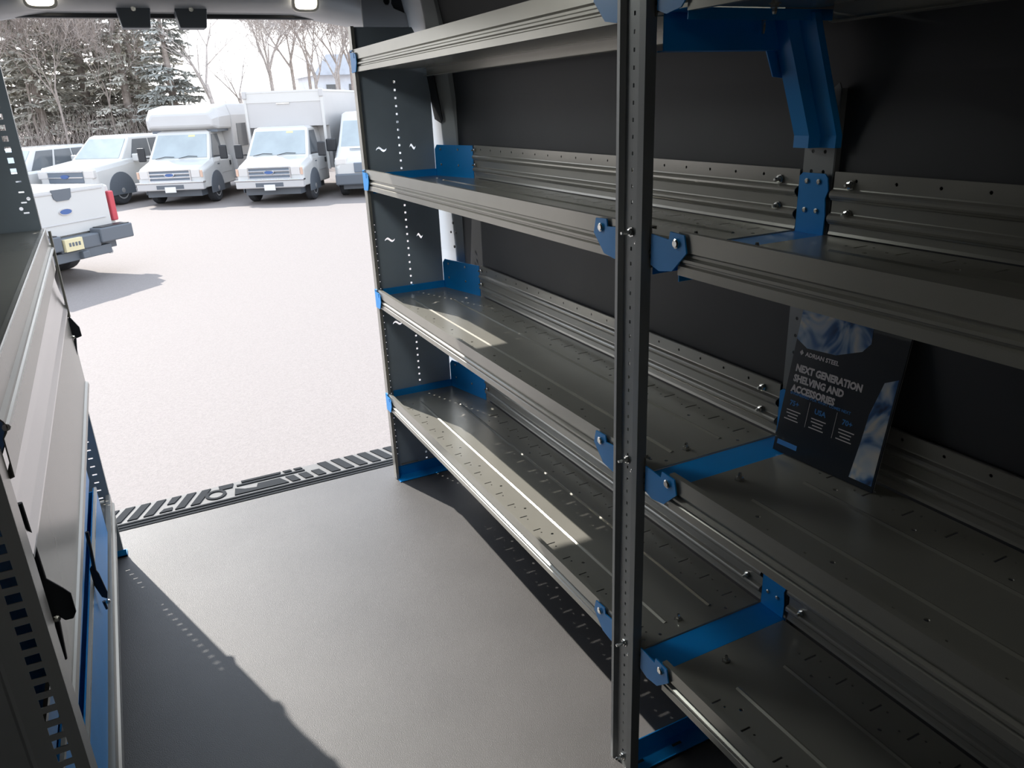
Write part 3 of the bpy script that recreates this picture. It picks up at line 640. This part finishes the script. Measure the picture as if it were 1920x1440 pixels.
def box_truck(label, q, rack=False):
    t = new_vehicle('box_truck', label, 'truck', q, None); cutaway_front(t)
    x0, x1, w, z0, z1 = -2.0, -6.6, 1.18, .78, 3.02
    bm = B(((x1, -w, z0), (-2.5, w, z1)), ((-2.5, -w, 2.05), (x0, w, z1))); bx = obj('cargo_box', bm, M['boxwhite'], t)
    bm = B(((x1, -w-.02, z1-.01), (x0+.02, w+.02, z1+.05)), ((x0-.05, -w-.03, z0), (x0+.03, -w+.05, z1)), ((x0-.05, w-.05, z0), (x0+.03, w+.03, z1)), ((x0, -w, z1-.28), (x0+.012, w, z1)))
    obj('box_trim', bm, M['white'], bx, bevel=.01)
    for s in (-1, 1): obj('corner_cap', B(((x0-.08, min(s*(w-.08), s*(w+.05)), z1-.16), (x0+.06, max(s*(w-.08), s*(w+.05)), z1+.07))), M['boxwhite'], bx, bevel=.03)
    obj('marker_strip', B(((x0+.012, -.22, z1-.32), (x0+.03, .18, z1-.29))), M['chrome'], bx)
    for s in (-1, 1): wheel(t, -5.4, s*.98)
    if rack:
        bm = bmesh.new()
        for s in (-1, 1): tube(bm, [(x0, s*(w-.1), z1+.22), (x1, s*(w-.1), z1+.22)], .03, 6)
        for x in (-2.1, -4.2, -6.4): tube(bm, [(x, -w, z1+.22), (x, w, z1+.22)], .025, 6); tube(bm, [(x, w-.1, z1), (x, w-.1, z1+.32)], .02, 6); tube(bm, [(x, -w+.1, z1), (x, -w+.1, z1+.32)], .02, 6)
        obj('ladder_rack', bm, M['boxwhite'], t)
    return t
box_truck('white box truck facing the van, between the shuttle bus and the white van', (3.555, 21.298, math.radians(-119.5), .93))
box_truck('white box truck with roof rails, mostly hidden behind the shelving panel, parked furthest back', (8.55, 25.6, math.radians(-119.5), .95), True)
# shuttle bus: same kind of cab with a rounded cap and a passenger body
t = new_vehicle('shuttle_bus', 'white shuttle bus with a rounded cap over the cab, left of the box truck', 'bus', (1.233, 22.996, math.radians(-117), .926)); cutaway_front(t)
bm = bmesh.new(); loft(bm, [[(-1.35, -.95, 2.16), (-1.35, -.97, 2.36), (-1.38, -.85, 2.55), (-1.38, .85, 2.55), (-1.35, .97, 2.36), (-1.35, .95, 2.16)],
    [(-1.55, -1.10, 2.08), (-1.55, -1.12, 2.42), (-1.60, -1.0, 2.70), (-1.60, 1.0, 2.70), (-1.55, 1.12, 2.42), (-1.55, 1.10, 2.08)],
    [(-2.5, -1.14, 2.06), (-2.5, -1.16, 2.46), (-2.5, -1.05, 2.80), (-2.5, 1.05, 2.80), (-2.5, 1.16, 2.46), (-2.5, 1.14, 2.06)]]); obj('roof_cap', bm, M['boxwhite'], t, bevel=.06)
bm = bmesh.new(); loft(bm, [[(x, -1.14, .55), (x, -1.16, 2.46), (x, -1.05, 2.80), (x, 1.05, 2.80), (x, 1.16, 2.46), (x, 1.14, .55)] for x in (-2.5, -6.4)]); obj('passenger_body', bm, M['boxwhite'], t, bevel=.05)
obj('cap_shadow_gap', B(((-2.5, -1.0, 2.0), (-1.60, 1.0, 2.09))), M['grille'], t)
for s in (-1, 1): wheel(t, -5.0, s*.98)
for x in (-3.3, -4.5, -5.7): obj('side_window', B(((x-.45, 1.14, 1.5), (x+.45, 1.165, 2.2))), M['darkglass'], t)

def pickup_front(label, q):
    t = new_vehicle('pickup_truck', label, 'pickup', q)
    bm = bmesh.new(); loft(bm, [ring(.0, .50, .92, 1.08, .88, .80), ring(-.10, .45, 1.0, 1.14, .97, .90), ring(-1.25, .42, 1.12, 1.26, 1.0, .93), ring(-1.45, .42, 1.16, 1.28, 1.0, .97), ring(-3.6, .42, 1.16, 1.28, 1.0, .97), ring(-5.7, .45, 1.16, 1.30, 1.0, .97)]); obj('body', bm, M['white'], t, bevel=.04)
    bm = bmesh.new(); frustum(bm, -1.25, -3.75, .90, 1.25, -1.95, -3.45, .72, 1.88); obj('cab_roof', bm, M['white'], t, bevel=.04)
    F = [(-1.25, -.90, 1.25), (-1.25, .90, 1.25), (-1.95, .72, 1.88), (-1.95, -.72, 1.88)]; obj('windshield', quad_on(F, .06, .94, .08, .92, (1, 0, .5)), M['glass'], t)
    for s in (-1, 1):
        S = [(-1.55, s*.902, 1.26), (-3.65, s*.902, 1.26), (-3.45, s*.73, 1.86), (-2.02, s*.73, 1.86)]
        obj('front_side_window', quad_on(S, .06, .48, .06, .90, (0, s, 0)), M['darkglass'], t); obj('rear_side_window', quad_on(S, .52, .94, .06, .90, (0, s, 0)), M['darkglass'], t)
        obj('mirror', B(((-1.75, min(s*.98, s*1.22), 1.18), (-1.62, max(s*.98, s*1.22), 1.40))), M['white'], t, bevel=.03)
        obj('headlight', B(((-.12, min(s*.62, s*.96), .84), (.01, max(s*.62, s*.96), 1.06))), M['lampclear'], t, bevel=.02)
        wheel(t, -.98, s*.98, .41); wheel(t, -4.7, s*.98, .41); arch(t, -.98, s*1.0, .52); arch(t, -4.7, s*1.0, .52)
    g = obj('grille', B(((-.02, -.60, .72), (.03, .60, 1.04))), M['grille'], t, bevel=.02); obj('grille_bar', B(((.02, -.62, 1.02), (.05, .62, 1.06)), ((.02, -.60, .86), (.05, .60, .89))), M['chrome'], g)
    bm = bmesh.new(); prism(bm, circ(0, .90, .14, 20, .055), lambda u, v: (.03, u, v), lambda u, v: (.06, u, v)); obj('emblem', bm, M['emblem'], g)
    obj('front_bumper', B(((-.10, -.98, .46), (.12, .98, .68))), M['boxwhite'], t, bevel=.03)
    obj('running_board', B(((-3.7, .95, .34), (-1.6, 1.06, .40))), M['bumper'], t)
pickup_front('white pickup facing the van, directly left of the shuttle bus', (-1.30, 24.6, math.radians(-131), .96))
# suv half hidden at the left
t = new_vehicle('suv', 'white car with dark windows at far left, behind the panel edge', 'car', (-3.6, 24.8, math.radians(-125), .95))
bm = bmesh.new(); loft(bm, [ring(.0, .45, .80, .95, .80, .72), ring(-.10, .40, .88, 1.0, .90, .82), ring(-1.1, .38, 1.0, 1.08, .93, .88), ring(-4.6, .38, 1.05, 1.12, .93, .88)]); obj('body', bm, M['white'], t, bevel=.04)
bm = bmesh.new(); frustum(bm, -1.1, -4.5, .86, 1.06, -1.85, -4.3, .70, 1.66); obj('cabin', bm, M['white'], t, bevel=.04)
obj('windshield', quad_on([(-1.1, -.86, 1.06), (-1.1, .86, 1.06), (-1.85, .70, 1.66), (-1.85, -.70, 1.66)], .04, .96, .05, .95, (1, 0, .5)), M['glass'], t)
for s in (-1, 1):
    S = [(-1.35, s*.862, 1.07), (-4.4, s*.862, 1.07), (-4.25, s*.71, 1.64), (-1.95, s*.71, 1.64)]
    for a in (.03, .36, .68): obj('side_window', quad_on(S, a, a+.29, .04, .95, (0, s, 0)), M['darkglass'], t)
    wheel(t, -.9, s*.9, .36); wheel(t, -3.7, s*.9, .36); arch(t, -.9, s*.93, .44)
obj('front_bumper', B(((-.1, -.9, .30), (.06, .9, .55))), M['bumper'], t, bevel=.03)
# white cargo van half hidden by the shelf panel
t = new_vehicle('cargo_van', 'white cargo van right of the box truck, cut off by the shelving end panel', 'van', (6.12, 20.9, math.radians(-112), .93))
bm = bmesh.new(); loft(bm, [ring(.0, .45, .86, 1.02, .90, .80), ring(-.12, .40, 1.0, 1.18, .99, .90), ring(-.75, .38, 1.25, 1.42, 1.0, .93), ring(-1.0, .38, 1.3, 1.5, 1.0, .93), ring(-5.2, .38, 1.3, 1.6, 1.0, .95)]); obj('body', bm, M['white'], t, bevel=.04)
bm = bmesh.new(); frustum(bm, -.75, -5.2, .93, 1.38, -1.65, -5.15, .82, 2.35); obj('upper_body', bm, M['white'], t, bevel=.05)
obj('windshield', quad_on([(-.75, -.93, 1.38), (-.75, .93, 1.38), (-1.65, .82, 2.35), (-1.65, -.82, 2.35)], .05, .95, .05, .78, (1, 0, .5)), M['glass'], t)
obj('grille', B(((-.02, -.42, .72), (.03, .42, 1.0))), M['grille'], t, bevel=.02); obj('front_bumper', B(((-.12, -.98, .38), (.08, .98, .70))), M['bumper'], t, bevel=.04)
for s in (-1, 1):
    obj('headlight', B(((-.20, min(s*.60, s*.96), .92), (.0, max(s*.60, s*.96), 1.16))), M['lampclear'], t, bevel=.05)
    obj('mirror', B(((-1.15, min(s*1.0, s*1.30), 1.30), (-1.02, max(s*1.0, s*1.30), 1.66))), M['black'], t, bevel=.03)
    obj('side_window', quad_on([(-1.1, s*.94, 1.42), (-2.3, s*.94, 1.42), (-2.3, s*.86, 2.15), (-1.65, s*.86, 2.15)], .04, .96, .03, .97, (0, s, 0)), M['darkglass'], t)
    wheel(t, -.95, s*.98, .36); wheel(t, -4.4, s*.98, .36); arch(t, -.95, s*1.0, .46)
obj('underbody', B(((-5.0, -.8, .24), (-.2, .8, .40))), M['bumper'], t)
obj('hood_vent', B(((-.55, -.55, 1.36), (-.5, .55, 1.375))), M['bumper'], t)

# pickup seen from behind (local x forward, tailgate at x=0)
t = new_vehicle('pickup_truck', 'white pickup seen from behind with dark bumper and red tail lamp, nearest outside', 'pickup', (-.84, 13.15, math.radians(134), .995))
bm = bmesh.new(); loft(bm, [ring(x, .62, 1.1, z, .96, .93) for x, z in ((.03, 1.36), (.6, 1.37), (1.9, 1.37))])
obj('bed', bm, M['white'], t, bevel=.03)
bm = bmesh.new(); loft(bm, [ring(x, .50, 1.1, z, w_, w_-.06) for x, z, w_ in ((1.9, 1.36, .98), (3.9, 1.30, .98), (5.2, 1.20, .96), (5.5, 1.08, .88))]); obj('body', bm, M['white'], t, bevel=.04)
bm = bmesh.new(); frustum(bm, 4.3, 1.9, .90, 1.28, 3.6, 2.1, .74, 1.92); obj('cab_roof', bm, M['white'], t, bevel=.04)
tg = plate([(-.80, .72), (.80, .72), (.80, 1.38), (-.80, 1.38)], [], .05, lambda u, v, w_: (-.02+w_, u, v))
gate = obj('tailgate', tg, M['white'], t, bevel=.012)
obj('tailgate_crease', B(((-.055, -.70, .88), (-.044, .70, .90)), ((-.055, -.74, 1.32), (-.044, .74, 1.35))), M['boxwhite'], gate, bevel=.004)
bm = bmesh.new(); prism(bm, [(-.17, 1.385), (.17, 1.385), (.15, 1.26), (.10, 1.22), (-.10, 1.22), (-.15, 1.26)], lambda u, v: (-.045, u, v), lambda u, v: (-.06, u, v)); obj('gate_handle', bm, M['bumper'], gate)
bm = bmesh.new(); prism(bm, circ(0, 1.06, .115, 20, .048), lambda u, v: (-.045, u, v), lambda u, v: (-.062, u, v)); e = obj('emblem', bm, M['chrome'], gate)
bm = bmesh.new(); prism(bm, circ(0, 1.06, .10, 20, .038), lambda u, v: (-.055, u, v), lambda u, v: (-.066, u, v)); obj('emblem_oval', bm, M['emblem'], gate)
for s in (-1, 1):
    obj('tail_lamp', B(((-.03, min(s*.86, s*.965), .80), (.14, max(s*.86, s*.965), 1.26))), M['red'], t, bevel=.02)
    wheel(t, 1.15, s*.86, .42, .28); wheel(t, 4.6, s*.86, .42, .28)
obj('rear_bumper', B(((-.26, -.98, .54), (-.02, -.35, .76)), ((-.26, .35, .54), (-.02, .98, .76)), ((-.22, -.36, .50), (-.02, .36, .70))), M['bumper'], t, bevel=.02)
obj('step_pad', B(((-.24, -.94, .76), (-.06, -.40, .772)), ((-.24, .40, .76), (-.06, .94, .772))), M['black'], t)
obj('hitch', B(((-.20, -.55, .36), (.05, .55, .50)), ((-.10, -.75, .42), (.6, -.4, .54)), ((-.10, .4, .42), (.6, .75, .54)), ((-.28, -.06, .38), (-.1, .06, .48))), M['bumper'], t, bevel=.01)
pl = obj('number_plate', B(((-.285, .02, .52), (-.225, .33, .70))), M['platec'], t, bevel=.005)
obj('plate_mark', B(*[((-.288, .07+.055*k, .59), (-.284, .105+.055*k, .645)) for k in range(4)]), M['bumper'], pl)
obj('underbody', B(((.2, -.7, .34), (5.2, .7, .60))), M['bumper'], t)
bm = bmesh.new(); tube(bm, [(-.1, -.62, .36), (.8, -.62, .36)], .035, 10); obj('exhaust_pipe', bm, M['rim'], t)

# ================================================================ HOUSE AND TREES
t = thing('house', 'pale blue-grey house glimpsed low among the bare trees above the box truck', 'house', (15.0, 58, 1.2), absol=True)
obj('house_wall', B(((13.4, 56, 1.0), (16.9, 62, 3.9))), M['house'], t)
bm = bmesh.new(); prism(bm, [(13.1, 3.8), (17.2, 3.8), (16.2, 5.1), (14.1, 5.1)], lambda u, v: (u, 55.6, v), lambda u, v: (u, 62.4, v)); obj('house_roof', bm, M['roof'], t)
for x in (14.0, 15.6): obj('window', B(((x, 55.95, 2.2), (x+.7, 56.02, 3.2))), M['darkglass'], t)
def grow(bm, p, d, L, r, lv, rnd, up=.15):
    n = 3; r = max(r, .009); pts = [p.copy()]; rs = [r]; q = p.copy(); dd = d.copy()
    for i in range(n):
        dd = (dd+Vector((rnd.gauss(0, .12), rnd.gauss(0, .12), rnd.gauss(0, .06)+up*.12))).normalized(); q = q+dd*L/n; pts.append(q.copy()); rs.append(r*(1-.22*(i+1)))
        if lv > 0:
            for _ in range(1 if i < 1 else 2):
                a = rnd.uniform(0, 2*PI); side = dd.orthogonal().normalized(); side = Matrix.Rotation(a, 3, dd) @ side
                nd = (dd*rnd.uniform(.5, 1.0)+side*rnd.uniform(.45, .9)+Vector((0, 0, up))).normalized()
                grow(bm, q.copy(), nd, L*rnd.uniform(.52, .78), rs[-1]*.68, lv-1, rnd, up)
    tube(bm, pts, rs, 5 if lv > 2 else 3)
def bare_tree(x, y, h, seed, label, m='greybark', lean=0, lv=4, group=None, trunk=.16):
    rnd = random.Random(seed); t = thing('bare_tree', label, 'tree', (x, y, gz(x, y)-.1), group, absol=False)
    bm = bmesh.new(); p = Vector((0, 0, 0)); d = Vector((lean, 0, 1)).normalized(); H = h*.35; q = p+d*H
    tube(bm, [p, p+d*H*.5+Vector((.04, 0, 0)), q], [trunk, trunk*.85, trunk*.75], 7); obj('trunk', bm, M[m], t)
    bm = bmesh.new()
    for k in range(3): 
        a = 2*PI*k/3+rnd.random(); grow(bm, q.copy()-d*.3*k, (Vector((math.cos(a)*.45, math.sin(a)*.45, 1))+Vector((lean, 0, 0))).normalized(), h*.27, trunk*.55, lv-1, rnd, .3)
    obj('branches', bm, M[m], t)
    return t
def gz(x, y):
    P = ((30.9, 0), (33, .5), (38, 1.2), (50, 1.8), (75, 2.2))
    for (a, za), (c, zc) in zip(P, P[1:]):
        if y <= c: return GZ+za+(zc-za)*(y-a)/(c-a)
    return GZ+2.2
def conifer(x, y, h, r, seed, label, m='needles', group=None, base=.12, dens=1.):
    rnd = random.Random(seed); t = thing('conifer', label, 'tree', (x, y, gz(x, y)-.1), group, absol=False)
    bm = bmesh.new(); tube(bm, [(0, 0, 0), (0, 0, h*.5), (0, 0, h)], [.20, .13, .02], 7); obj('trunk', bm, M['bark'], t)
    bm = bmesh.new(); br = bmesh.new(); z = h*base
    while z < h*.99:
        f = 1-(z-h*base)/(h*(1-base)); R = r*(f**.8)*rnd.uniform(.75, 1.1)+.12
        for k in range(rnd.randint(5, 7)):
            if rnd.random() > .92: continue
            a = rnd.uniform(0, 2*PI); L = R*rnd.uniform(.65, 1.1); dr = rnd.uniform(-.05, -.28); ca, sa = math.cos(a), math.sin(a)
            tube(br, [(0, 0, z), (ca*L, sa*L, z+dr*L+.05*L)], [.03, .008], 3)
            m_ = max(8, int(L*32*dens))
            for i in range(m_):
                u = rnd.uniform(.15, 1.02); w_ = (.30*(1-u)+.12)*L*.8; px = Vector((ca*L*u, sa*L*u, z+dr*L*u+.03))+Vector((-sa, ca, 0))*rnd.uniform(-w_, w_)
                s = rnd.uniform(.06, .145); dv = Vector((ca*.8+rnd.gauss(0, .5), sa*.8+rnd.gauss(0, .5), rnd.uniform(-.5, .25))).normalized(); sd_ = dv.cross(Vector((0, 0, 1))).normalized()*s*.5
                v = [bm.verts.new(px-sd_), bm.verts.new(px+sd_+Vector((0, 0, rnd.uniform(-.05, .05)))), bm.verts.new(px+dv*s*2.0+sd_*.3), bm.verts.new(px+dv*s*2.1-sd_*.4-Vector((0, 0, .05)))]
                bm.faces.new(v)
        z += h*.032*rnd.uniform(.8, 1.25)
    obj('branches', br, M['bark'], t); obj('needles', bm, M[m], t)
    return t
GC = 'conifers in the woods behind the parked vehicles'
conifer(2.6, 36, 6.6, 1.7, 3, 'dark layered spruce at the right edge of the evergreen wood', 'darkneedles')
for i, (x, y, h, r) in enumerate(((.9, 37, 8.2, 1.9), (-.6, 39, 9.5, 2.2), (-2.3, 37, 9.0, 2.0), (-3.8, 40, 10, 2.3), (-5.6, 38, 9.5, 2.2), (1.9, 42, 9.0, 2.0), (-1.4, 44, 11, 2.3), (-4.8, 45, 11, 2.4), (-7.2, 41, 10, 2.3), (.1, 42, 10, 2.2), (-3.2, 43, 10.5, 2.3), (1.4, 39.5, 8, 1.8))):
    conifer(x, y, h, r, 20+i, 'tall green-grey conifer packed in the wood behind the parked vehicles', 'needles', GC, .10, .8)
bare_tree(4.2, 35, 8.0, 5, 'single leafless tree leaning left against the white sky', lean=-.12, lv=3, trunk=.11)
bare_tree(5.4, 37, 6.2, 6, 'slim leafless sapling between the leaning tree and the box truck', lv=3, trunk=.07)
def copy_tree(src, x, y, sc, rot, label, group):
    r = src.copy(); C.objects.link(r); r.location = (x, y, gz(x, y)-.1); r.scale = (sc, sc, sc); r.rotation_euler = (0, 0, rot); r['label'] = label; r['group'] = group
    for ch in src.children:
        c = ch.copy(); C.objects.link(c); c.parent = r
    return r
LG, LB = 'leafless grey tree in the tangle above the box truck', 'leafless trees above the box truck'
pro = [bare_tree(7.0, 38, 8.5, 40, LG, lv=5, group=LB, trunk=.09), bare_tree(8.4, 40, 9.5, 41, LG, lv=5, group=LB, trunk=.10), bare_tree(9.6, 36.5, 8.5, 42, LG, lv=5, group=LB, trunk=.08)]
for i, (x, y, sc) in enumerate(((7.7, 42, 1.0), (8.9, 37.5, .85), (10.4, 39, 1.05), (10.9, 36, .95), (11.6, 41, 1.1), (12.4, 37.5, 1), (9.9, 43, 1.1), (13.2, 44, 1.2), (14.8, 39, 1.0))):
    copy_tree(pro[i % 3], x, y, sc, 1.3*i, LG, LB)
BL_, BG = 'leafless brown tree in front of the conifers', 'leafless trees in front of the conifers'
pro = [bare_tree(-1.5, 34.5, 8, 70, BL_, 'bark', lv=5, group=BG, trunk=.05), bare_tree(-3.4, 34.4, 8.5, 71, BL_, 'bark', lv=5, group=BG, trunk=.055)]
for i, (x, y, sc) in enumerate(((.2, 36.2, .9), (-2.5, 36.5, 1.0), (-4.9, 36, 1.0))):
    copy_tree(pro[i % 2], x, y, sc, 2.1*i+1, BL_, BG)
conifer(13.6, 42, 8.5, 1.8, 90, 'thin evergreen behind the leafless trees by the shelving panel', 'needles')
rnd = random.Random(5); bm = bmesh.new()
for _ in range(5200):
    x, y = rnd.uniform(-12, 20), rnd.uniform(31.5, 42); z = gz(x, y)
    a = rnd.uniform(0, 2*PI); L = rnd.uniform(.6, 2.3); p = Vector((x, y, z)); d = Vector((math.cos(a)*.4, math.sin(a)*.4, 1)).normalized(); grow_r = rnd.uniform(.006, .016)
    tube(bm, [p, p+d*L*.5, p+d*L+Vector((rnd.uniform(-.3, .3), 0, 0))], [grow_r, grow_r*.7, .003], 3)
tag(obj('undergrowth', bm, M['bark']), 'tangle of brown brush on the bank behind the vehicles', 'brush', kind='stuff')
for o in bpy.data.objects:
    if '_abs' in o: del o['_abs']
